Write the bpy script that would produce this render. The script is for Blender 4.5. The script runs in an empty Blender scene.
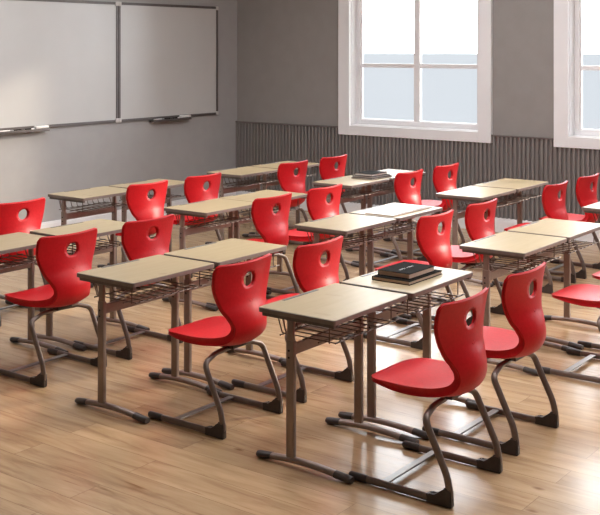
import bpy, bmesh, math, random
from mathutils import Vector, Matrix

S = bpy.context.scene
COL = S.collection
R = math.radians
FILL = 9.6  # strength of the added ceiling fill panels
FZ0 = .9
LX = (-7.6, -5.2, -2.8, -.4)  # grid positions of the added fill panels
LY = (4.9, 6.9, 8.9)

# ------------------------------------------------------------------ materials
def new_mat(name):
    m = bpy.data.materials.new(name)
    m.use_nodes = True
    nt = m.node_tree
    return m, nt, nt.nodes['Principled BSDF']

def setp(b, color=None, rough=None, metal=None, spec=None, coat=None, coat_rough=None):
    if color: b.inputs['Base Color'].default_value = (*color, 1)
    if rough is not None: b.inputs['Roughness'].default_value = rough
    if metal is not None: b.inputs['Metallic'].default_value = metal
    if spec is not None: b.inputs['Specular IOR Level'].default_value = spec
    if coat is not None: b.inputs['Coat Weight'].default_value = coat
    if coat_rough is not None: b.inputs['Coat Roughness'].default_value = coat_rough

def noise_mat(name, c1, c2, scale, rough, metal=0, spec=.5, bump=0, bscale=None, coat=0, coat_rough=.1, detail=4, stretch=(1, 1, 1)):
    m, nt, b = new_mat(name)
    setp(b, c1, rough, metal, spec, coat, coat_rough)
    tc = nt.nodes.new('ShaderNodeTexCoord')
    mp = nt.nodes.new('ShaderNodeMapping'); mp.inputs['Scale'].default_value = stretch
    nt.links.new(tc.outputs['Object'], mp.inputs['Vector'])
    n = nt.nodes.new('ShaderNodeTexNoise'); n.inputs['Scale'].default_value = scale; n.inputs['Detail'].default_value = detail
    nt.links.new(mp.outputs['Vector'], n.inputs['Vector'])
    cr = nt.nodes.new('ShaderNodeValToRGB')
    cr.color_ramp.elements[0].position = .35; cr.color_ramp.elements[1].position = .65
    cr.color_ramp.elements[0].color = (*c1, 1); cr.color_ramp.elements[1].color = (*c2, 1)
    nt.links.new(n.outputs['Fac'], cr.inputs['Fac']); nt.links.new(cr.outputs['Color'], b.inputs['Base Color'])
    if bump:
        n2 = nt.nodes.new('ShaderNodeTexNoise'); n2.inputs['Scale'].default_value = bscale or scale*4
        nt.links.new(tc.outputs['Object'], n2.inputs['Vector'])
        bp = nt.nodes.new('ShaderNodeBump'); bp.inputs['Strength'].default_value = bump; bp.inputs['Distance'].default_value = .002
        nt.links.new(n2.outputs['Fac'], bp.inputs['Height']); nt.links.new(bp.outputs['Normal'], b.inputs['Normal'])
    return m

M = {}
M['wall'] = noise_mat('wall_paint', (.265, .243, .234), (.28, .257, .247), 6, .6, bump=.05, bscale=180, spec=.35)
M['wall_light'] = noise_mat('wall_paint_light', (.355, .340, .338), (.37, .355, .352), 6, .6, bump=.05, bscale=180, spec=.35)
M['wainscot'] = noise_mat('wainscot_paint', (.215, .19, .182), (.225, .20, .191), 6, .5, spec=.4)
M['rail'] = noise_mat('rail_paint', (.13, .107, .099), (.14, .115, .106), 6, .5)
M['white_trim'] = noise_mat('white_trim_paint', (.76, .745, .755), (.78, .765, .775), 5, .35)
M['ceiling'] = noise_mat('ceiling_paint', (.62, .60, .58), (.65, .63, .6), 4, .8)
M['red'] = noise_mat('red_plastic', (.53, .005, .010), (.58, .007, .013), 60, .42, bump=.1, bscale=420, spec=.30)
M['steel'] = noise_mat('taupe_powder_coat', (.26, .195, .165), (.28, .21, .18), 30, .36, metal=.35, spec=.5)
M['frame'] = noise_mat('chair_frame_paint', (.19, .145, .125), (.21, .16, .138), 30, .35, metal=.35, spec=.5)
M['bar'] = noise_mat('cross_bar_steel', (.20, .18, .17), (.24, .22, .21), 30, .3, metal=.6)
M['cap'] = noise_mat('dark_plastic_cap', (.045, .034, .031), (.055, .042, .038), 50, .42)
M['wire'] = noise_mat('wire_steel', (.11, .075, .06), (.13, .09, .075), 40, .45, metal=.2)
M['black'] = noise_mat('black_hole', (.006, .005, .005), (.01, .009, .009), 40, .6)
M['edge'] = noise_mat('table_edge_band', (.17, .135, .12), (.20, .16, .14), 30, .4)
M['under'] = noise_mat('table_underside', (.10, .08, .07), (.12, .095, .085), 30, .5)
M['tray_dark'] = noise_mat('pen_tray_plastic', (.09, .08, .078), (.11, .10, .095), 50, .4)
M['board'] = noise_mat('whiteboard_enamel', (.50, .485, .475), (.52, .505, .495), 2, .28, spec=.4)
M['board_frame'] = noise_mat('board_frame_aluminium', (.11, .092, .09), (.125, .105, .10), 20, .4, metal=.4)
M['board_cap'] = noise_mat('board_corner_plastic', (.52, .48, .47), (.56, .52, .5), 20, .4)
M['book_cover'] = noise_mat('black_book_cover', (.008, .006, .005), (.012, .009, .007), 40, .9, spec=.06)
M['pages'] = noise_mat('book_pages', (.62, .47, .37), (.70, .54, .43), 90, .7, stretch=(1, 1, 40))
M['title'] = noise_mat('title_foil', (.16, .13, .12), (.2, .17, .15), 80, .4)
M['paper'] = noise_mat('white_paper', (.78, .75, .73), (.82, .79, .77), 20, .55)
M['brown_cover'] = noise_mat('brown_card_cover', (.30, .19, .12), (.34, .22, .14), 40, .6)
M['grey_cover'] = noise_mat('grey_book_cover', (.10, .085, .08), (.13, .11, .10), 40, .8, spec=.15)
M['pale_pages'] = noise_mat('pale_book_pages', (.62, .54, .5), (.68, .6, .56), 60, .6)
M['white_plastic'] = noise_mat('white_plastic', (.75, .72, .7), (.8, .77, .75), 30, .4)
M['grey_felt'] = noise_mat('grey_felt', (.2, .19, .19), (.25, .24, .24), 80, .9)

def laminate():
    m, nt, b = new_mat('oak_laminate_top')
    setp(b, rough=.38, spec=.26)
    tc = nt.nodes.new('ShaderNodeTexCoord')
    oi = nt.nodes.new('ShaderNodeObjectInfo')
    add = nt.nodes.new('ShaderNodeVectorMath'); add.operation = 'ADD'
    mul = nt.nodes.new('ShaderNodeVectorMath'); mul.operation = 'SCALE'; mul.inputs['Scale'].default_value = 1.0
    nt.links.new(tc.outputs['Object'], mul.inputs[0]); nt.links.new(mul.outputs[0], add.inputs[0]); nt.links.new(oi.outputs['Location'], add.inputs[1])
    mp = nt.nodes.new('ShaderNodeMapping'); mp.inputs['Scale'].default_value = (26, 2.2, 2)
    nt.links.new(add.outputs[0], mp.inputs['Vector'])
    n = nt.nodes.new('ShaderNodeTexNoise'); n.inputs['Scale'].default_value = 1.6; n.inputs['Detail'].default_value = 6
    nt.links.new(mp.outputs['Vector'], n.inputs['Vector'])
    cr = nt.nodes.new('ShaderNodeValToRGB')
    cr.color_ramp.elements[0].position = .25; cr.color_ramp.elements[1].position = .8
    cr.color_ramp.elements[0].color = (.36, .275, .16, 1); cr.color_ramp.elements[1].color = (.405, .317, .195, 1)
    nt.links.new(n.outputs['Fac'], cr.inputs['Fac'])
    n2 = nt.nodes.new('ShaderNodeTexNoise'); n2.inputs['Scale'].default_value = 7; n2.inputs['Detail'].default_value = 1
    nt.links.new(add.outputs[0], n2.inputs['Vector'])
    cr2 = nt.nodes.new('ShaderNodeValToRGB')
    cr2.color_ramp.elements[0].position = .70; cr2.color_ramp.elements[1].position = .80
    cr2.color_ramp.elements[0].color = (1, 1, 1, 1); cr2.color_ramp.elements[1].color = (.72, .62, .55, 1)
    nt.links.new(n2.outputs['Fac'], cr2.inputs['Fac'])
    mx = nt.nodes.new('ShaderNodeMix'); mx.data_type = 'RGBA'; mx.blend_type = 'MULTIPLY'; mx.inputs['Factor'].default_value = .6
    nt.links.new(cr.outputs['Color'], mx.inputs['A']); nt.links.new(cr2.outputs['Color'], mx.inputs['B'])
    nt.links.new(mx.outputs['Result'], b.inputs['Base Color'])
    return m
M['laminate'] = laminate()

def floor_mat():
    m, nt, b = new_mat('oak_plank_floor')
    N, Lk = nt.nodes, nt.links
    setp(b, rough=.2, spec=.62)
    tc = N.new('ShaderNodeTexCoord')
    mp = N.new('ShaderNodeMapping'); mp.inputs['Location'].default_value = (0.35, -.125, 0)
    Lk.new(tc.outputs['Object'], mp.inputs['Vector'])
    br = N.new('ShaderNodeTexBrick')
    br.offset = .37; br.offset_frequency = 2; br.squash = 1
    br.inputs['Color1'].default_value = (0, 0, 0, 1); br.inputs['Color2'].default_value = (1, 1, 1, 1)
    br.inputs['Mortar'].default_value = (.5, .5, .5, 1)
    br.inputs['Scale'].default_value = 1; br.inputs['Mortar Size'].default_value = .0014
    br.inputs['Mortar Smooth'].default_value = .3
    br.inputs['Brick Width'].default_value = 1.75; br.inputs['Row Height'].default_value = .19
    Lk.new(mp.outputs['Vector'], br.inputs['Vector'])
    # offset grain by plank
    sc = N.new('ShaderNodeVectorMath'); sc.operation = 'SCALE'; sc.inputs['Scale'].default_value = 13.0
    Lk.new(br.outputs['Color'], sc.inputs[0])
    ad = N.new('ShaderNodeVectorMath'); ad.operation = 'ADD'
    Lk.new(mp.outputs['Vector'], ad.inputs[0]); Lk.new(sc.outputs[0], ad.inputs[1])
    m2 = N.new('ShaderNodeMapping'); m2.inputs['Scale'].default_value = (1.1, 9, 1)
    Lk.new(ad.outputs[0], m2.inputs['Vector'])
    n1 = N.new('ShaderNodeTexNoise'); n1.inputs['Scale'].default_value = 1.6; n1.inputs['Detail'].default_value = 7; n1.inputs['Roughness'].default_value = .62
    n1.inputs['Distortion'].default_value = .6
    Lk.new(m2.outputs['Vector'], n1.inputs['Vector'])
    cr = N.new('ShaderNodeValToRGB'); e = cr.color_ramp.elements
    e[0].position = .25; e[0].color = (.32, .185, .095, 1); e[1].position = .75; e[1].color = (.60, .41, .235, 1)
    x = cr.color_ramp.elements.new(.5); x.color = (.49, .32, .175, 1)
    Lk.new(n1.outputs['Fac'], cr.inputs['Fac'])
    # per plank tone
    tone = N.new('ShaderNodeMapRange'); tone.inputs['To Min'].default_value = .84; tone.inputs['To Max'].default_value = 1.04
    sep = N.new('ShaderNodeSeparateColor'); Lk.new(br.outputs['Color'], sep.inputs[0]); Lk.new(sep.outputs[0], tone.inputs['Value'])
    t = N.new('ShaderNodeVectorMath'); t.operation = 'SCALE'; Lk.new(cr.outputs['Color'], t.inputs[0]); Lk.new(tone.outputs[0], t.inputs['Scale'])
    # dark streaks / cracks
    m3 = N.new('ShaderNodeMapping'); m3.inputs['Scale'].default_value = (2.2, 26, 1)
    Lk.new(ad.outputs[0], m3.inputs['Vector'])
    n2 = N.new('ShaderNodeTexNoise'); n2.inputs['Scale'].default_value = 1.5; n2.inputs['Detail'].default_value = 3
    Lk.new(m3.outputs['Vector'], n2.inputs['Vector'])
    c2 = N.new('ShaderNodeValToRGB'); c2.color_ramp.elements[0].position = .66; c2.color_ramp.elements[1].position = .76
    c2.color_ramp.elements[0].color = (1, 1, 1, 1); c2.color_ramp.elements[1].color = (.55, .40, .30, 1)
    Lk.new(n2.outputs['Fac'], c2.inputs['Fac'])
    x1 = N.new('ShaderNodeMix'); x1.data_type = 'RGBA'; x1.blend_type = 'MULTIPLY'; x1.inputs['Factor'].default_value = .8
    Lk.new(t.outputs[0], x1.inputs['A']); Lk.new(c2.outputs['Color'], x1.inputs['B'])
    # knots
    m4 = N.new('ShaderNodeMapping'); m4.inputs['Scale'].default_value = (1.6, 3.2, 1)
    Lk.new(ad.outputs[0], m4.inputs['Vector'])
    v = N.new('ShaderNodeTexVoronoi'); v.inputs['Scale'].default_value = 1.3
    Lk.new(m4.outputs['Vector'], v.inputs['Vector'])
    c3 = N.new('ShaderNodeValToRGB'); c3.color_ramp.elements[0].position = .02; c3.color_ramp.elements[1].position = .085
    c3.color_ramp.elements[0].color = (.38, .24, .16, 1); c3.color_ramp.elements[1].color = (1, 1, 1, 1)
    Lk.new(v.outputs['Distance'], c3.inputs['Fac'])
    x2 = N.new('ShaderNodeMix'); x2.data_type = 'RGBA'; x2.blend_type = 'MULTIPLY'; x2.inputs['Factor'].default_value = .7
    Lk.new(x1.outputs['Result'], x2.inputs['A']); Lk.new(c3.outputs['Color'], x2.inputs['B'])
    # seams
    x3 = N.new('ShaderNodeMix'); x3.data_type = 'RGBA'; x3.inputs['B'].default_value = (.16, .085, .045, 1)
    sf = N.new('ShaderNodeMath'); sf.operation = 'MULTIPLY'; sf.inputs[1].default_value = .75
    Lk.new(br.outputs['Fac'], sf.inputs[0]); Lk.new(sf.outputs[0], x3.inputs['Factor']); Lk.new(x2.outputs['Result'], x3.inputs['A'])
    Lk.new(x3.outputs['Result'], b.inputs['Base Color'])
    rr = N.new('ShaderNodeMapRange'); rr.inputs['To Min'].default_value = .18; rr.inputs['To Max'].default_value = .30
    Lk.new(n1.outputs['Fac'], rr.inputs['Value']); Lk.new(rr.outputs[0], b.inputs['Roughness'])
    bp = N.new('ShaderNodeBump'); bp.inputs['Strength'].default_value = .12; bp.inputs['Distance'].default_value = .002
    inv = N.new('ShaderNodeMath'); inv.operation = 'SUBTRACT'; inv.inputs[0].default_value = 1
    Lk.new(br.outputs['Fac'], inv.inputs[1]); Lk.new(inv.outputs[0], bp.inputs['Height']); Lk.new(bp.outputs['Normal'], b.inputs['Normal'])
    return m
M['floor'] = floor_mat()

def glass_mat():
    m = bpy.data.materials.new('window_glass'); m.use_nodes = True
    nt = m.node_tree; nt.nodes.clear()
    o = nt.nodes.new('ShaderNodeOutputMaterial')
    tr = nt.nodes.new('ShaderNodeBsdfTransparent'); tr.inputs[0].default_value = (.97, .98, .98, 1)
    gl = nt.nodes.new('ShaderNodeBsdfGlossy'); gl.inputs['Roughness'].default_value = .02
    fr = nt.nodes.new('ShaderNodeFresnel'); fr.inputs[0].default_value = 1.25
    mx = nt.nodes.new('ShaderNodeMixShader')
    nt.links.new(fr.outputs[0], mx.inputs[0]); nt.links.new(tr.outputs[0], mx.inputs[1]); nt.links.new(gl.outputs[0], mx.inputs[2])
    nt.links.new(mx.outputs[0], o.inputs[0])
    return m
M['glass'] = glass_mat()

# ------------------------------------------------------------------ mesh helpers
def link(name, bm, mat, parent=None, smooth=False, recalc=True):
    if recalc: bmesh.ops.recalc_face_normals(bm, faces=bm.faces[:])
    me = bpy.data.meshes.new(name)
    bm.to_mesh(me); bm.free()
    if smooth:
        for p in me.polygons: p.use_smooth = True
        try: me.set_sharp_from_angle(angle=R(42))
        except Exception: pass
    me.materials.append(M[mat] if isinstance(mat, str) else mat)
    o = bpy.data.objects.new(name, me); COL.objects.link(o)
    if parent: o.parent = parent
    return o

def box(bm, x0, x1, y0, y1, z0, z1, bev=0, seg=2):
    r = bmesh.ops.create_cube(bm, size=1)
    vs = r['verts']
    bmesh.ops.scale(bm, vec=(x1-x0, y1-y0, z1-z0), verts=vs)
    bmesh.ops.translate(bm, vec=((x0+x1)/2, (y0+y1)/2, (z0+z1)/2), verts=vs)
    if bev:
        es = list({e for v in vs for e in v.link_edges})
        bmesh.ops.bevel(bm, geom=es, offset=bev, segments=seg, affect='EDGES', profile=.5)

def prism(bm, pts, z0, z1, bev=0):
    """vertical prism over an xy outline"""
    a = [bm.verts.new((x, y, z0)) for x, y in pts]; b = [bm.verts.new((x, y, z1)) for x, y in pts]
    fa = bm.faces.new(a); fb = bm.faces.new(b)
    for i in range(len(pts)):
        j = (i+1) % len(pts); bm.faces.new((a[i], a[j], b[j], b[i]))
    if bev:
        es = [e for e in fb.edges] + [e for e in fa.edges]
        bmesh.ops.bevel(bm, geom=es, offset=bev, segments=2, affect='EDGES', profile=.5)

def rrect(x0, x1, y0, y1, r, n=5):
    pts = []
    for cx, cy, a in ((x1-r, y1-r, 0), (x0+r, y1-r, 90), (x0+r, y0+r, 180), (x1-r, y0+r, 270)):
        for i in range(n+1):
            t = R(a+90*i/n); pts.append((cx+r*math.cos(t), cy+r*math.sin(t)))
    return pts

def fillet(pts, radii, n=8):
    P = [Vector(p) for p in pts]; out = [P[0]]
    for i in range(1, len(P)-1):
        a, b, c = P[i-1], P[i], P[i+1]; r = radii[i-1] if not isinstance(radii, (int, float)) else radii
        u = (a-b).normalized(); v = (c-b).normalized()
        ang = u.angle(v); d = min(r/math.tan(ang/2), (a-b).length*.49, (c-b).length*.49)
        p0 = b+u*d; p1 = b+v*d
        for k in range(n+1):
            t = k/n; out.append(p0*(1-t)**2+b*2*t*(1-t)+p1*t*t)
    out.append(P[-1]); return out

def sweep(bm, path, ra, rb=None, seg=12, up=Vector((0, 0, 1)), caps=True, scales=None):
    """sweep an ellipse (ra sideways, rb along the frame normal) along path"""
    rb = rb or ra; path = [Vector(p) for p in path]; n = len(path); rings = []
    T = [((path[min(i+1, n-1)]-path[max(i-1, 0)])).normalized() for i in range(n)]
    nrm = up - T[0]*up.dot(T[0])
    if nrm.length < 1e-4: nrm = Vector((1, 0, 0))-T[0]*T[0].x
    nrm.normalize()
    for i in range(n):
        nrm = (nrm - T[i]*nrm.dot(T[i])).normalized(); bi = T[i].cross(nrm)
        s = scales[i] if scales else 1
        rings.append([bm.verts.new(path[i]+bi*math.cos(2*math.pi*k/seg)*ra*s+nrm*math.sin(2*math.pi*k/seg)*rb*s) for k in range(seg)])
    for a, b in zip(rings, rings[1:]):
        for k in range(seg):
            bm.faces.new((a[k], a[(k+1) % seg], b[(k+1) % seg], b[k]))
    if caps:
        bm.faces.new(rings[0][::-1]); bm.faces.new(rings[-1])

def empty(name, loc=(0, 0, 0), rz=0):
    o = bpy.data.objects.new(name, None); COL.objects.link(o); o.location = loc; o.rotation_euler = (0, 0, rz)
    o.empty_display_size = .1
    return o

def tag(o, label, cat, group=None):
    o['label'] = label; o['category'] = cat
    if group: o['group'] = group
    return o

def struct(o):
    o['kind'] = 'structure'; return o

def children(o): return [c for c in bpy.data.objects if c.parent == o]

def copy_tree(o, parent=None):
    c = o.copy(); COL.objects.link(c); c.parent = parent
    for ch in children(o): copy_tree(ch, c)
    return c

# ------------------------------------------------------------------ the room
XW, XR, YB, YF, HC = -9.373, 4.6, 11.117, -2.4, 4.1
T = .2
bm = bmesh.new(); box(bm, XW-T, XR+T, YF-T, YB+T, -.1, 0); struct(link('floor', bm, 'floor'))
bm = bmesh.new(); box(bm, XW-T, XR+T, YF-T, YB+T, HC, HC+.15); struct(link('ceiling', bm, 'ceiling'))
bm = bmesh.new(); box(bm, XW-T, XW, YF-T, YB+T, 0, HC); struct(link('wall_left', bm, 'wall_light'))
bm = bmesh.new(); box(bm, XR, XR+T, YF-T, YB+T, 0, HC); struct(link('wall_right', bm, 'wall'))
# window wall with four openings
WX = [(-7.507+2.879*i, -5.721+2.879*i) for i in range(3)]
WZ0, WZ1 = 1.131, 3.40
bm = bmesh.new()
box(bm, XW, XR, YB, YB+T, 0, WZ0)
box(bm, XW, XR, YB, YB+T, WZ1, HC)
xs = [XW]+[v for w in WX for v in w]+[XR]
for i in range(0, len(xs), 2):
    box(bm, xs[i], xs[i+1], YB, YB+T, WZ0, WZ1)
struct(link('wall_back', bm, 'wall'))
bm = bmesh.new(); box(bm, XW, XR, YF-T, YF, 0, HC); struct(link('wall_front', bm, 'wall'))
FX = []
# ribbed wainscot: one sheet with rounded ribs
bm = bmesh.new()
P0 = .0533; n = int((XR-XW)/P0)
prof = []
for i in range(n+1):
    x = XW+i*P0
    for fx, d in ((0, .002), (.03, .030), (.08, .034), (.36, .034), (.41, .030), (.44, .002)):
        if x+fx*P0 < XR: prof.append((x+fx*P0, d))
zb, zt = .13, 1.09
lo = [bm.verts.new((x, YB-d, zb)) for x, d in prof]; hi = [bm.verts.new((x, YB-d, zt)) for x, d in prof]
lb = [bm.verts.new((x, YB-.0005, zb)) for x, d in prof]; hb = [bm.verts.new((x, YB-.0005, zt)) for x, d in prof]
for i in range(len(prof)-1):
    bm.faces.new((lo[i], lo[i+1], hi[i+1], hi[i])); bm.faces.new((hi[i], hi[i+1], hb[i+1], hb[i])); bm.faces.new((lb[i], lb[i+1], lo[i+1], lo[i])); bm.faces.new((hb[i], hb[i+1], lb[i+1], lb[i]))
bm.faces.new((lo[0], hi[0], hb[0], lb[0])); bm.faces.new((lb[-1], hb[-1], hi[-1], lo[-1]))
struct(link('trim_1', bm, 'wainscot'))
bm = bmesh.new(); box(bm, XW, XR, YB-.038, YB, 1.09, 1.107, .003); struct(link('trim_2', bm, 'rail'))
# corner bead
bm = bmesh.new(); box(bm, XW, XR, YB-.044, YB, 0, .145, .003); box(bm, XW, XR, YB-.038, YB, .145, .165, .003)
struct(link('baseboard_back', bm, 'white_trim'))
bm = bmesh.new(); box(bm, XW, XW+.022, YF, YB-.044, 0, .145, .003); box(bm, XW, XW+.014, YF, YB-.044, .145, .165, .003)
struct(link('baseboard_left', bm, 'white_trim'))

# windows
for i, (xa, xb) in enumerate(WX+FX):
    back = i < 3; z0_ = WZ0 if back else FZ0
    w = empty('window_%d' % (i+1), ((xa+xb)/2, YB if back else YF, z0_), 0 if back else math.pi); struct(w)
    h = (xb-xa)/2; H = WZ1-z0_
    def fr(bm, x0, x1, z0, z1, wl, wb, wt, y0, y1, bev=.003):
        box(bm, x0, x0+wl, y0, y1, z0, z1, bev); box(bm, x1-wl, x1, y0, y1, z0, z1, bev)
        box(bm, x0+wl, x1-wl, y0, y1, z0, z0+wb, bev); box(bm, x0+wl, x1-wl, y0, y1, z1-wt, z1, bev)
    bm = bmesh.new(); fr(bm, -h-.167, h+.167, -.12, H+.15, .167, .12, .15, -.044, 0)
    link('window_casing', bm, 'white_trim', w)
    bm = bmesh.new(); fr(bm, -h-.002, h+.002, -.002, H+.002, .012, .012, .012, -.002, T)
    link('window_lining', bm, 'white_trim', w)
    bm = bmesh.new(); fr(bm, -h+.010, h-.010, .010, H-.010, .062, .058, .06, .10, .15)
    fr(bm, -h+.072, h-.072, .068, H-.07, .018, .012, .018, .115, .145, .002)
    link('sash_frame', bm, 'white_trim', w)
    bm = bmesh.new(); box(bm, -.041, .041, .098, .148, .075, H-.075, .003); link('mullion', bm, 'white_trim', w)
    bm = bmesh.new()
    for s in (-1, 1):
        xa_, xb_ = (-h+.085, -.041) if s < 0 else (.041, h-.085)
        box(bm, xa_, xb_, .105, .145, .723, .773, .003)
    link('glazing_bar', bm, 'white_trim', w)
    bm = bmesh.new(); box(bm, -h+.08, h-.08, .122, .127, .075, H-.08); link('glass_pane', bm, 'glass', w)

# fill panels added on the ceiling, unseen above the frame, to brighten the room
def emis(name, col, st):
    m, nt, b = new_mat(name); b.inputs['Base Color'].default_value = (.8, .8, .8, 1)
    b.inputs['Emission Color'].default_value = (*col, 1); b.inputs['Emission Strength'].default_value = st
    return m
M['fill_glow'] = emis('fill_panel_glow', (.955, .98, 1), FILL)
def make_fill_panel():
    t = empty('fill_panel')
    bm = bmesh.new(); h = .64
    for q in ((-h, -h+.04, -h, h), (h-.04, h, -h, h), (-h+.04, h-.04, -h, -h+.04), (-h+.04, h-.04, h-.04, h)):
        box(bm, q[0], q[1], q[2], q[3], -.07, 0, .003)
    link('fill_panel_housing', bm, 'white_plastic', t)
    bm = bmesh.new(); box(bm, -h+.04, h-.04, -h+.04, h-.04, -.055, -.03); link('fill_diffuser', bm, 'fill_glow', t)
    return t
fill0 = None
for x in LX:
    for y in LY:
        if y == LY[2] and x == LX[0]: continue
        if fill0 is None: o = fill0 = make_fill_panel()
        else: o = copy_tree(fill0)
        o.location = (x, y, HC)
        tag(o, 'added square white fill light panel, out of view above the classroom desks', 'light', 'added ceiling fill panels')

# ------------------------------------------------------------------ whiteboards
def whiteboard(y0, y1, label):
    z0, z1 = 1.213, 2.645
    t = empty('whiteboard', (XW, (y0+y1)/2, z0)); h = (y1-y0)/2; H = z1-z0; f = .032
    bm = bmesh.new()
    box(bm, .002, .028, -h, -h+f, f, H-f, .003); box(bm, .002, .028, h-f, h, f, H-f, .003)
    box(bm, .002, .028, -h, h, 0, f, .003); box(bm, .002, .028, -h, h, H-f, H, .003)
    link('board_frame', bm, 'board_frame', t)
    bm = bmesh.new(); box(bm, .004, .02, -h+f-.003, h-f+.003, f-.003, H-f+.003); link('writing_surface', bm, 'board', t)
    for sy in (-1, 1):
        for zz in (0, H):
            bm = bmesh.new(); c = sy*(h-.02); d = .022 if zz == 0 else H-.022
            box(bm, .001, .033, c-.024, c+.024, d-.026, d+.026, .006, 3); link('corner_cap', bm, 'board_cap', t, smooth=True)
    tag(t, label, 'whiteboard', 'wall mounted whiteboards')
    return t
whiteboard(8.898+.004, 10.695, 'smaller looking right-hand whiteboard, nearest the corner of the room')
whiteboard(5.9, 8.898-.004, 'large brightly lit whiteboard cut by the left edge of the photo')

def tray(y0, label):
    t = empty('pen_shelf', (XW, y0+.35, 1.207))
    bm = bmesh.new()
    prism(bm, rrect(.0015, .084, -.35, .35, .02), -.022, -.006, .002)
    link('ledge', bm, 'board_frame', t, smooth=True)
    bm = bmesh.new(); box(bm, .076, .085, -.325, .325, -.006, .006, .002); link('front_lip', bm, 'board_frame', t)
    tag(t, label, 'shelf', 'pen shelves under the whiteboards')
tray(9.43, 'dark pen ledge under the right-hand whiteboard')
tray(7.12, 'dark pen ledge under the left whiteboard, at the left edge of the photo')
def wedge_items(y0, side):
    z = 1.201
    # eraser
    t = empty('whiteboard_eraser', (XW+.056, y0+.595, z))
    bm = bmesh.new(); box(bm, -.022, .022, -.09, .09, .014, .042, .006, 3); link('grip', bm, 'white_plastic', t, smooth=True)
    bm = bmesh.new(); box(bm, -.021, .021, -.088, .088, 0, .014, .002); link('felt_pad', bm, 'grey_felt', t)
    tag(t, 'white board eraser at the right end of the pen ledge under the %s whiteboard' % side, 'eraser', 'whiteboard erasers')
    def marker(yc, ln, mat, capm, lab):
        t = empty('marker_pen', (XW+.052, yc, z+.0105))
        bm = bmesh.new(); sweep(bm, [(0, -ln/2, 0), (0, ln/2-.045, 0)], .0105, seg=12); link('barrel', bm, mat, t, smooth=True)
        bm = bmesh.new(); sweep(bm, [(0, ln/2-.045, 0), (0, ln/2-.003, 0), (0, ln/2, 0)], .0115, seg=12, scales=[1, 1, .7]); link('pen_cap', bm, capm, t, smooth=True)
        tag(t, lab, 'marker', 'marker pens on the whiteboard ledges')
    marker(y0+.13, .17, 'white_plastic', 'grey_felt', 'white marker pen at the left end of the %s ledge' % side)
    marker(y0+.30, .13, 'book_cover', 'cap', 'black marker pen in the middle of the %s whiteboard ledge' % side)
    marker(y0+.44, .12, 'book_cover', 'white_plastic', 'black marker pen lying beside the white eraser of the %s whiteboard' % side)
wedge_items(9.43, 'right'); wedge_items(7.12, 'left')

# ------------------------------------------------------------------ student desk (origin: front left leg corner on the floor, x 0..D, y 0..L)
D, L = .465, .695
XA, XB, TH = -.015, .463, .78
def make_desk():
    t = empty('student_desk')
    bm = bmesh.new(); prism(bm, rrect(XA+.003, XB-.003, .003, L-.003, .012), TH-.022, TH, .0015); link('tabletop', bm, 'laminate', t)
    bm = bmesh.new()
    o = rrect(XA, XB, 0, L, .015); i_ = rrect(XA+.004, XB-.004, .004, L-.004, .011)
    n = len(o)
    V = [[bm.verts.new((x, y, z)) for x, y in pts] for pts, z in ((o, TH-.0245), (o, TH-.0025), (i_, TH-.0005), (i_, TH-.0245))]
    for a in range(4):
        for k in range(n):
            j = (k+1) % n; bm.faces.new((V[a][k], V[a][j], V[(a+1) % 4][j], V[(a+1) % 4][k]))
    link('edge_band', bm, 'edge', t)
    bm = bmesh.new()
    zt_ = TH-.0235
    box(bm, XA+.022, XB-.012, .008, .034, TH-.043, zt_, .002); box(bm, XA+.022, XB-.012, L-.034, L-.008, TH-.043, zt_, .002)
    box(bm, .150, .205, .034, L-.034, TH-.05, zt_, .002)
    link('support_frame', bm, 'under', t)
    bm = bmesh.new(); box(bm, XA+.010, XA+.032, .185, .495, TH-.006, TH+.0022, .003, 2); link('pen_groove', bm, 'tray_dark', t)
    for k, yc in enumerate((.030, L-.052)):
        s = 1 if k == 0 else -1
        bm = bmesh.new()
        box(bm, .152, .200, yc-.013, yc+.013, .030, .635, .004, 3)
        box(bm, .157, .195, yc-.0095, yc+.0095, .61, TH-.042, .003, 2)
        lg = link('leg', bm, 'steel', t, smooth=True)
        for zz in (.548, .583):
            bm = bmesh.new()
            sweep(bm, [(.172, yc-.0152, zz), (.172, yc+.0152, zz)], .0058, seg=12)
            link('bolt', bm, 'black', lg)
        def arc(q): return (-.012+.535*q, yc, .0185+.018*math.sin(math.pi*min(max(q, 0), 1)))
        bm = bmesh.new(); sweep(bm, [arc(j/16) for j in range(17)], .021, .0165, seg=14); ft = link('foot', bm, 'steel', t, smooth=True)
        for q0, q1 in ((-.045, .125), (.86, 1.045)):
            bm = bmesh.new(); pp = [arc(q0+(q1-q0)*j/6) for j in range(7)]
            sc = [.82, .97, 1, 1, 1, 1, .98] if q0 < 0 else [.98, 1, 1, 1, 1, .97, .82]
            sweep(bm, pp, .0245, .0185, seg=14, scales=sc); link('end_cap', bm, 'cap', ft, smooth=True)
        bm = bmesh.new(); sweep(bm, [(.108, yc+.012*s, TH-.024), (.125, yc+.012*s, .69), (.158, yc+.010*s, .62)], .0045, seg=8); link('stay', bm, 'steel', t, smooth=True)
    bm = bmesh.new(); box(bm, .172, .192, .0425, L-.0645, .560, .616, .003); link('crossbeam', bm, 'steel', t)
    bm = bmesh.new(); r = .0031
    zb = .648
    ys = [.075+.065*j for j in range(9)]
    for y in ys:
        sweep(bm, fillet([(.045, y, TH-.022), (.085, y, zb), (.415, y, zb), (.445, y, zb+.014)], .012, 3), r, seg=6)
    for x, z in ((.09, zb-.006), (.235, zb-.006), (.33, zb-.006), (.432, zb+.006)):
        sweep(bm, [(x, .05, z), (x, L-.05, z)], r*1.25, seg=6)
    for y in (.06, L-.06):
        sweep(bm, [(.39, y, TH-.023), (.39, y, zb-.004)], r, seg=6)
    link('wire_basket', bm, 'wire', t, smooth=True)
    return t

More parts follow.
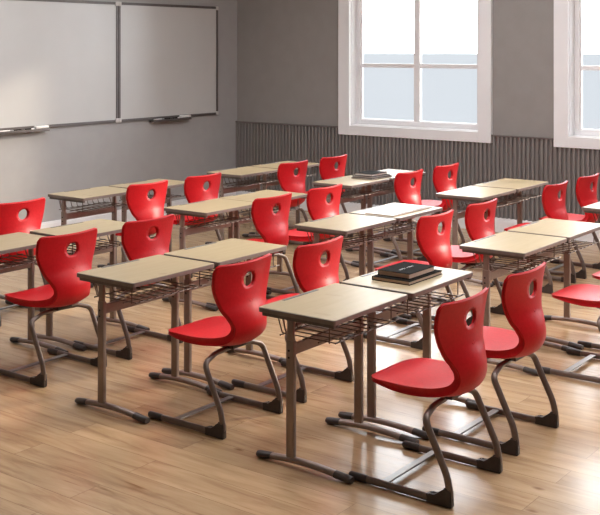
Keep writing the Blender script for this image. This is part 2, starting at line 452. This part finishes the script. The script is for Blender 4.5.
# ------------------------------------------------------------------ chair (origin: front of the runners on the floor at the centre line, back towards +x)
def catmull(P, t):
    n = len(P)-1; f = t*n; i = min(int(f), n-1); u = f-i
    p0 = P[max(i-1, 0)]; p1 = P[i]; p2 = P[i+1]; p3 = P[min(i+2, n)]
    return tuple(.5*((2*b)+(c-a)*u+(2*a-5*b+4*c-d)*u*u+(-a+3*b-3*c+d)*u**3) for a, b, c, d in zip(p0, p1, p2, p3))

PROFILE = [  # x, z, half width, wing, thickness
    (.020, .478, .200, .002, .011), (.060, .489, .214, .009, .013), (.130, .489, .225, .015, .022),
    (.210, .484, .230, .021, .034), (.290, .479, .228, .025, .039), (.370, .477, .214, .028, .041),
    (.440, .481, .187, .029, .041), (.498, .496, .157, .031, .038), (.534, .532, .140, .036, .034),
    (.546, .582, .144, .044, .027), (.536, .637, .167, .049, .021), (.516, .690, .197, .052, .018),
    (.507, .745, .225, .052, .016), (.505, .800, .243, .050, .014), (.509, .860, .247, .045, .014), (.518, .916, .244, .037, .013)]

def make_shell(parent):
    dense = [catmull(PROFILE, i/600) for i in range(601)]
    cum = [0]
    for a, b in zip(dense, dense[1:]): cum.append(cum[-1]+math.hypot(b[0]-a[0], b[1]-a[1]))
    TOT = cum[-1]
    def at(s):
        s = min(max(s, 0), TOT)
        lo, hi = 0, 600
        while hi-lo > 1:
            m = (lo+hi)//2
            if cum[m] <= s: lo = m
            else: hi = m
        f = (s-cum[lo])/max(cum[hi]-cum[lo], 1e-9)
        p = [a*(1-f)+b*f for a, b in zip(dense[lo], dense[hi])]
        a, b = dense[max(lo-4, 0)], dense[min(lo+5, 600)]
        d = math.hypot(b[0]-a[0], b[1]-a[1])
        return p, ((b[0]-a[0])/d, (b[1]-a[1])/d)
    # arc length of the hole centre
    sh = min(range(601), key=lambda i: abs(dense[i][1]-.815)+(0 if i > 350 else 9)); sh = cum[sh]
    NU, NV = 44, 100
    def s0(u):
        a = .0; au = abs(u); return .125*(1-math.sqrt(max(0, 1-au**2.3)))
    def s1(u):
        a = .86; au = abs(u); return TOT-(0 if au < a else .030*(1-math.sqrt(max(0, 1-((au-a)/(1-a))**2))))
    HA, HB = .046, .042
    par = {}
    for j in range(NV+1):
        for i in range(NU+1):
            u = -1+2*i/NU; s = s0(u)+(s1(u)-s0(u))*j/NV
            w = at(s)[0][2]; par[i, j] = [u*w, s, True]
    inside = {k for k, (y, s, _) in par.items() if (y/HA)**2+((s-sh)/HB)**2 < 1}
    faces = [(i, j) for i in range(NU) for j in range(NV) if not any(k in inside for k in ((i, j), (i+1, j), (i, j+1), (i+1, j+1)))]
    # snap the rim of the hole
    near = set()
    for i in range(NU):
        for j in range(NV):
            ks = ((i, j), (i+1, j), (i, j+1), (i+1, j+1))
            if any(k in inside for k in ks): near |= {k for k in ks if k not in inside}
    for k in near:
        y, s, _ = par[k]; a = math.atan2((s-sh)/HB, y/HA)
        par[k] = [HA*math.cos(a), sh+HB*math.sin(a), True]
    def pos(y, s, off):
        p, tg = at(s); w = p[2]; q = min(1, abs(y)/w)
        nx, nz = -tg[1], tg[0]
        k = p[3]*q**2.0
        th = p[4]
        # seat bowl
        e = k - off*th
        return (p[0]+nx*e, y, p[1]+nz*e)
    bm = bmesh.new(); top = {}; bot = {}
    used = {k for (i, j) in faces for k in ((i, j), (i+1, j), (i, j+1), (i+1, j+1))}
    for k in used:
        y, s, _ = par[k]
        top[k] = bm.verts.new(pos(y, s, 0)); bot[k] = bm.verts.new(pos(y, s, 1))
    cnt = {}
    for (i, j) in faces:
        ks = [(i, j), (i+1, j), (i+1, j+1), (i, j+1)]
        bm.faces.new([top[k] for k in ks]); bm.faces.new([bot[k] for k in reversed(ks)])
        for a, b in zip(ks, ks[1:]+ks[:1]):
            e = frozenset((a, b)); cnt[e] = cnt.get(e, []) + [(a, b)]
    # rounded rim: outward direction = edge tangent x surface normal
    outw = {}; rim = []
    for e, l in cnt.items():
        if len(l) == 1:
            a, b = l[0]; rim.append((a, b))
            nn = ((top[a].co+top[b].co)-(bot[a].co+bot[b].co)).normalized()
            d = (top[b].co-top[a].co).normalized().cross(nn)
            for k in (a, b): outw[k] = outw.get(k, Vector())+d
    RG = ((.55, .12), (.9, .3), (1, .5), (.9, .7), (.55, .88)); ring = {}
    for k, d in outw.items():
        d = d.normalized(); tt = top[k].co; bb = bot[k].co
        ring[k] = [top[k]]+[bm.verts.new(tt.lerp(bb, g)+d*.0065*f) for f, g in RG]+[bot[k]]
    for a, b in rim:
        for i in range(len(RG)+1): bm.faces.new((ring[b][i], ring[a][i], ring[a][i+1], ring[b][i+1]))
    bmesh.ops.recalc_face_normals(bm, faces=bm.faces[:])
    sh_o = link('seat_shell', bm, 'red', parent, smooth=False, recalc=False)
    for p in sh_o.data.polygons: p.use_smooth = True
    # small raised emblem under the hand hole, on the rear face: a swoosh with a dot
    bm = bmesh.new()
    def rear(y, s):
        p = Vector(pos(y, s, 1)); tg = at(s)[1]; n_ = Vector((tg[1], 0, -tg[0])); return p+n_*.0006
    sweep(bm, [rear(-.016+.032*i/10, sh-.118-.012*math.sin(math.pi*i/10)) for i in range(11)], .0012, seg=6)
    sweep(bm, [rear(.004+.002*i, sh-.112) for i in range(3)], .0018, seg=6)
    link('emblem', bm, 'red', sh_o, smooth=True)
    return sh_o

def make_chair():
    t = empty('school_chair')
    make_shell(t)
    W = .250
    bm = bmesh.new()
    path = [(.01, -W, .0205), (.551, -W, .0205), (.528, -W, .14), (.410, -W, .380), (.402, -W+.10, .413), (.400, 0, .419)]
    P = fillet(path, [.065, .25, .05, .08], 8)
    Pm = [Vector((p.x, -p.y, p.z)) for p in reversed(P)][1:]
    sweep(bm, P+Pm, .0182, .0140, seg=14, up=Vector((0, 1, 0)))
    link('sled_frame', bm, 'frame', t, smooth=True)
    bm = bmesh.new(); box(bm, .166, .204, -W+.008, W-.008, .022, .031, .002); link('crossbar', bm, 'bar', t)
    bm = bmesh.new(); box(bm, .32, .45, -.06, .06, .421, .442, .004)
    link('mounting_plate', bm, 'cap', t)
    for s in (-1, 1):
        bm = bmesh.new(); sweep(bm, [(-.008, s*W, .0195), (0, s*W, .0205), (.075, s*W, .0205), (.092, s*W, .0205)], .0172, .0200, seg=14, up=Vector((0, 0, 1)), scales=[.8, 1, 1, .95]); link('runner_cap', bm, 'cap', t, smooth=True)
        out = [(.425, .001), (.552, .001), (.557, .008), (.555, .070), (.550, .084), (.520, .088), (.511, .072), (.494, .056), (.468, .046), (.445, .0412), (.425, .0408)]
        bm = bmesh.new()
        a = [bm.verts.new((x, s*W-.0172, z)) for x, z in out]; b = [bm.verts.new((x, s*W+.0172, z)) for x, z in out]
        bm.faces.new(a); bm.faces.new(b)
        for i in range(len(out)):
            j = (i+1) % len(out); bm.faces.new((a[i], a[j], b[j], b[i]))
        bmesh.ops.bevel(bm, geom=[e for e in bm.edges if abs(e.verts[0].co.y-e.verts[1].co.y) < 1e-5], offset=.005, segments=2, affect='EDGES')
        link('heel_cap', bm, 'cap', t, smooth=True)
    return t

X0, SX, Y0, SY, GAP = -3.4193, 1.3866, 4.247, 2.1234, .035
def dpos(a, b, k): return X0-a*SX, Y0+b*SY+k*(L+GAP)

DESKS = {  # (column from the camera, line from the viewer, near 0 / far 1): label
 (0,0,0): 'beige school desk closest to the viewer, bare top, in front of the nearest red chair',
 (0,0,1): 'beige school desk carrying two stacked black books, centre right, touching the nearest desk',
 (1,0,0): 'bare beige school desk at left centre whose whole left leg and foot stand free',
 (1,0,1): 'bare beige school desk directly behind the big red chair of the left foreground',
 (2,0,0): 'school desk cut by the left photo edge, left of a tall red chair back',
 (2,0,1): 'beige school desk behind the tall red chair back near the left edge',
 (3,0,1): 'school desk almost wholly hidden behind the leftmost red chair',
 (0,1,0): 'beige school desk right of centre, just behind the second nearest red chair',
 (0,1,1): 'beige school desk reaching the right edge of the photo, behind a red seat',
 (1,1,0): 'pale topped school desk in the middle of the photo, left of the open notebook',
 (1,1,1): 'school desk in the middle of the photo holding the open white notebook',
 (2,1,0): 'beige school desk left of centre, between two red chairs, third from the viewer',
 (2,1,1): 'beige school desk left of centre with red chair back covering its right corner',
 (3,1,0): 'school desk nearest the whiteboard wall at left, beneath the middle of the boards',
 (3,1,1): 'beige school desk partly hidden by a red chair, below the right whiteboard ledge',
 (0,2,0): 'school desk corner entering at the right edge under the second window',
 (1,2,0): 'whitish school desk left half of the pair below the gap between the windows',
 (1,2,1): 'beige school desk right half of the pair below the gap between the windows',
 (2,2,0): 'school desk under the big window, its right end under a pile of books',
 (2,2,1): 'whitish school desk under the big window, right of the pile of books',
 (3,2,0): 'beige school desk in the far corner, left half, close to the whiteboard end',
 (3,2,1): 'beige school desk in the far corner against the ribbed wainscot, partly behind red chair',
}
CHAIRS = {
 (0,0,0): 'largest red school chair, nearest the viewer, standing at the closest desk',
 (0,0,1): 'red school chair just behind and right of the largest one, second nearest',
 (1,0,0): 'red school chair in the left centre foreground, overlapped by nearest desk corner',
 (1,0,1): 'red school chair whose back rises behind the closest bare desk top',
 (2,0,0): 'tall looking red chair at left, its hand hole showing wires of the desk behind',
 (2,0,1): 'red chair behind the bare left centre desk, only its back above the table',
 (3,0,1): 'leftmost red chair back, cut by the left edge of the photo against pale wall',
 (0,1,0): 'red chair at the right edge, only its seat and front frame in view',
 (0,1,1): 'sliver of red seat at the right edge just above another red seat',
 (1,1,0): 'red chair behind the black books, its back in front of another red seat',
 (1,1,1): 'red chair just below the left corner of the whitish far desk, right of the notebook',
 (2,1,0): 'red chair left of the pale middle desk, tall back in the photo centre',
 (2,1,1): 'red chair directly behind the pale middle desk, right of a taller red back',
 (3,1,0): 'red chair under the right whiteboard, left one of two along the far left',
 (3,1,1): 'red chair seen behind the third desk pair, its hole showing dark wall near the corner',
 (1,2,0): 'red chair below the right window gap, pink shining seat beside it, left of two',
 (1,2,1): 'red chair farthest right against the wainscot, under the right window',
 (2,2,0): 'red chair under the big window right of the books, nearer of two',
 (2,2,1): 'red chair under the right end of the big window against the ribbed wainscot',
 (3,2,0): 'red chair at the far corner desks, in front of the wainscot, left of two',
 (3,2,1): 'red chair just left below the big window corner, farthest back of all',
}
desk0 = make_desk(); chair0 = make_chair()
OFF = {(0,0,0): (.010, -.03, 0), (1,1,0): (.028, 0, 0), (1,1,1): (.022, 0, 0), (0,0,1): (-.02, 0, 0), (1,2,0): (.025, 0, 0), (1,2,1): (.03, 0, 0), (0,1,0): (.012, 0, 0)}
for q in CHAIRS:
    if q[0] >= 2: OFF[q] = (-.078 if q[0] == 2 else -.088, 0, 0)
DOFF = {(0,0,0): (-.008, 0), (2,1,0): (.01, .03), (2,0,1): (.02, .03), (3,1,0): (-.02, 0), (3,1,1): (-.01, 0)}
first = True
for (a, b, k), lab in DESKS.items():
    o = desk0 if first else copy_tree(desk0); first = False
    x, y = dpos(a, b, k); dx, dy = DOFF.get((a, b, k), (0, 0)); o.location = (x+dx, y+dy, 0)
    tag(o, lab, 'desk', 'single student desks set in pairs')
first = True
for (a, b, k), lab in CHAIRS.items():
    o = chair0 if first else copy_tree(chair0); first = False
    x, y = dpos(a, b, k); dx, dy, rz = OFF.get((a, b, k), (0, 0, 0))
    o.location = (x+.49+dx, y+.36+dy, 0); o.rotation_euler = (0, 0, rz)
    tag(o, lab, 'chair', 'red school chairs')

# ------------------------------------------------------------------ books
def book(x0, x1, y0, y1, z, th, cover, pages, label, cat='book', title=False, rz=0, group=None):
    cx, cy = (x0+x1)/2, (y0+y1)/2; hx, hy = (x1-x0)/2, (y1-y0)/2; c = .0035
    t = empty('book', (cx, cy, z), rz)
    bm = bmesh.new()   # two boards and a spine along -y
    box(bm, -hx, hx, -hy, hy, 0, c, .001); box(bm, -hx, hx, -hy, hy, th-c, th, .001)
    box(bm, -hx, -hx+c, -hy, hy, c, th-c)
    link('cover', bm, cover, t)
    bm = bmesh.new(); box(bm, -hx+c, hx-.006, -hy+.005, hy-.005, c, th-c); link('pages', bm, pages, t)
    if title:
        # small grey scribbled title line on the front board
        bm = bmesh.new(); yy = -.085
        rnd = random.Random(3)
        for k in range(11):
            w_ = rnd.choice((.006, .008, .010, .012))
            if k != 5:
                box(bm, -.004-rnd.choice((.0, .003)), .006+rnd.choice((0, .003)), yy, yy+w_*.55, th, th+.0006)
            yy += w_+.004
        link('title_text', bm, 'title', t)
    tag(t, label, cat, group)
    return t
ax, ay = X0, Y0
book(ax+.10, ax+.350, ay+.880, ay+1.255, .7803, .022, 'book_cover', 'pages', 'wider lower book of the pair stacked on the near right desk', group='books stacked on the desks')
book(ax+.112, ax+.325, ay+.925, ay+1.212, .8026, .031, 'book_cover', 'pages', 'black hardcover book with grey title, on top of the nearest book stack', title=True, group='books stacked on the desks')
fx, fy = X0-2*SX, Y0+2*SY
book(fx+.14, fx+.395, fy+.475, fy+.850, .7803, .014, 'grey_cover', 'pale_pages', 'lowest pale book of the far stack under the big window', group='books stacked on the desks')
book(fx+.145, fx+.385, fy+.50, fy+.83, .7946, .014, 'grey_cover', 'pale_pages', 'middle pale book of the far stack under the big window', group='books stacked on the desks')
book(fx+.15, fx+.365, fy+.52, fy+.80, .8089, .024, 'book_cover', 'pale_pages', 'black book on top of the far stack under the big window', group='books stacked on the desks')

# open notebook on the middle desk
cx_, cy_ = X0-SX, Y0+SY
nb = empty('open_notebook', (cx_+.26, cy_+1.07, .7802))
bm = bmesh.new(); box(bm, -.135, .135, -.31, .29, 0, .004, .001); link('cover', bm, 'brown_cover', nb)
def page_block(y0, y1, th0, th1):
    bm = bmesh.new(); n = 12; A = []; B = []
    for i in range(n+1):
        f = i/n; y = y0+(y1-y0)*f; z = .004+th0+(th1-th0)*f+.006*math.sin(math.pi*f)
        A.append((bm.verts.new((-.128, y, z)), bm.verts.new((.128, y, z)))); B.append((bm.verts.new((-.128, y, .004)), bm.verts.new((.128, y, .004))))
    for i in range(n):
        bm.faces.new((A[i][0], A[i][1], A[i+1][1], A[i+1][0])); bm.faces.new((B[i][0], B[i+1][0], B[i+1][1], B[i][1]))
        for s in (0, 1): bm.faces.new((A[i][s], A[i+1][s], B[i+1][s], B[i][s]))
    bm.faces.new((A[0][0], B[0][0], B[0][1], A[0][1])); bm.faces.new((A[n][0], A[n][1], B[n][1], B[n][0]))
    link('page_block', bm, 'paper', nb, smooth=False)
page_block(-.302, -.004, .004, .010); page_block(.004, .283, .014, .005)
tag(nb, 'open notebook with blank white pages and brown cover on the middle desk', 'notebook')

# ------------------------------------------------------------------ light
w = bpy.data.worlds.new('sky'); S.world = w; w.use_nodes = True
nt = w.node_tree; nt.nodes.clear()
out = nt.nodes.new('ShaderNodeOutputWorld'); bg = nt.nodes.new('ShaderNodeBackground')
tc = nt.nodes.new('ShaderNodeTexCoord'); sp = nt.nodes.new('ShaderNodeSeparateXYZ')
cr = nt.nodes.new('ShaderNodeValToRGB'); mr = nt.nodes.new('ShaderNodeMapRange')
mr.inputs['From Min'].default_value = -.0064; mr.inputs['From Max'].default_value = -.0054
nt.links.new(tc.outputs['Generated'], sp.inputs[0]); nt.links.new(sp.outputs['Z'], mr.inputs['Value']); nt.links.new(mr.outputs[0], cr.inputs['Fac'])
SKY = 12.0
cr.color_ramp.interpolation = 'CONSTANT'
cr.color_ramp.elements[0].position = 0; cr.color_ramp.elements[0].color = (.79/SKY, .83/SKY, .89/SKY, 1)
cr.color_ramp.elements[1].position = .5; cr.color_ramp.elements[1].color = (.94, .97, 1, 1)
nt.links.new(cr.outputs['Color'], bg.inputs['Color']); bg.inputs['Strength'].default_value = SKY
nt.links.new(bg.outputs[0], out.inputs[0])

sd = bpy.data.lights.new('sun', 'SUN'); sd.energy = 3.6; sd.angle = R(4); sd.color = (1, .86, .68)
so = bpy.data.objects.new('sun', sd); COL.objects.link(so)
so.rotation_euler = Vector((-.48, -.87, -.35)).to_track_quat('-Z', 'Y').to_euler(); so.location = (0, 20, 8)
# portals in the window openings
for i, (xa, xb) in enumerate(WX+FX):
    ld = bpy.data.lights.new('window_portal', 'AREA'); ld.shape = 'RECTANGLE'; ld.size = xb-xa; ld.size_y = WZ1-WZ0
    ld.cycles.is_portal = True
    lo_ = bpy.data.objects.new('window_portal', ld); COL.objects.link(lo_)
    zc_ = (WZ0+WZ1)/2 if i < 3 else (FZ0+WZ1)/2
    if i >= 3: ld.size_y = WZ1-FZ0
    lo_.location = ((xa+xb)/2, YB+T-.02 if i < 3 else YF-T+.02, zc_); lo_.rotation_euler = (R(-90 if i < 3 else 90), 0, 0)

# ------------------------------------------------------------------ camera: level, shifted lens
cd = bpy.data.cameras.new('camera'); co = bpy.data.objects.new('camera', cd); COL.objects.link(co)
co.location = (0, 0, 2.107); co.rotation_euler = (R(90), 0, .6417)
cd.sensor_fit = 'HORIZONTAL'; cd.sensor_width = 36; cd.lens = 36*1068.32/600
cd.shift_x = 0; cd.shift_y = -(257.5-47.2)/600
cd.clip_start = .05; cd.clip_end = 300
S.camera = co
S.view_settings.view_transform = 'Standard'; S.view_settings.look = 'None'; S.view_settings.gamma = 1
S.view_settings.exposure = 0.0
S.cycles.max_bounces = 10; S.cycles.diffuse_bounces = 6; S.cycles.glossy_bounces = 4; S.cycles.transparent_max_bounces = 12
S.cycles.use_denoising = True
S.cycles.sample_clamp_indirect = 8
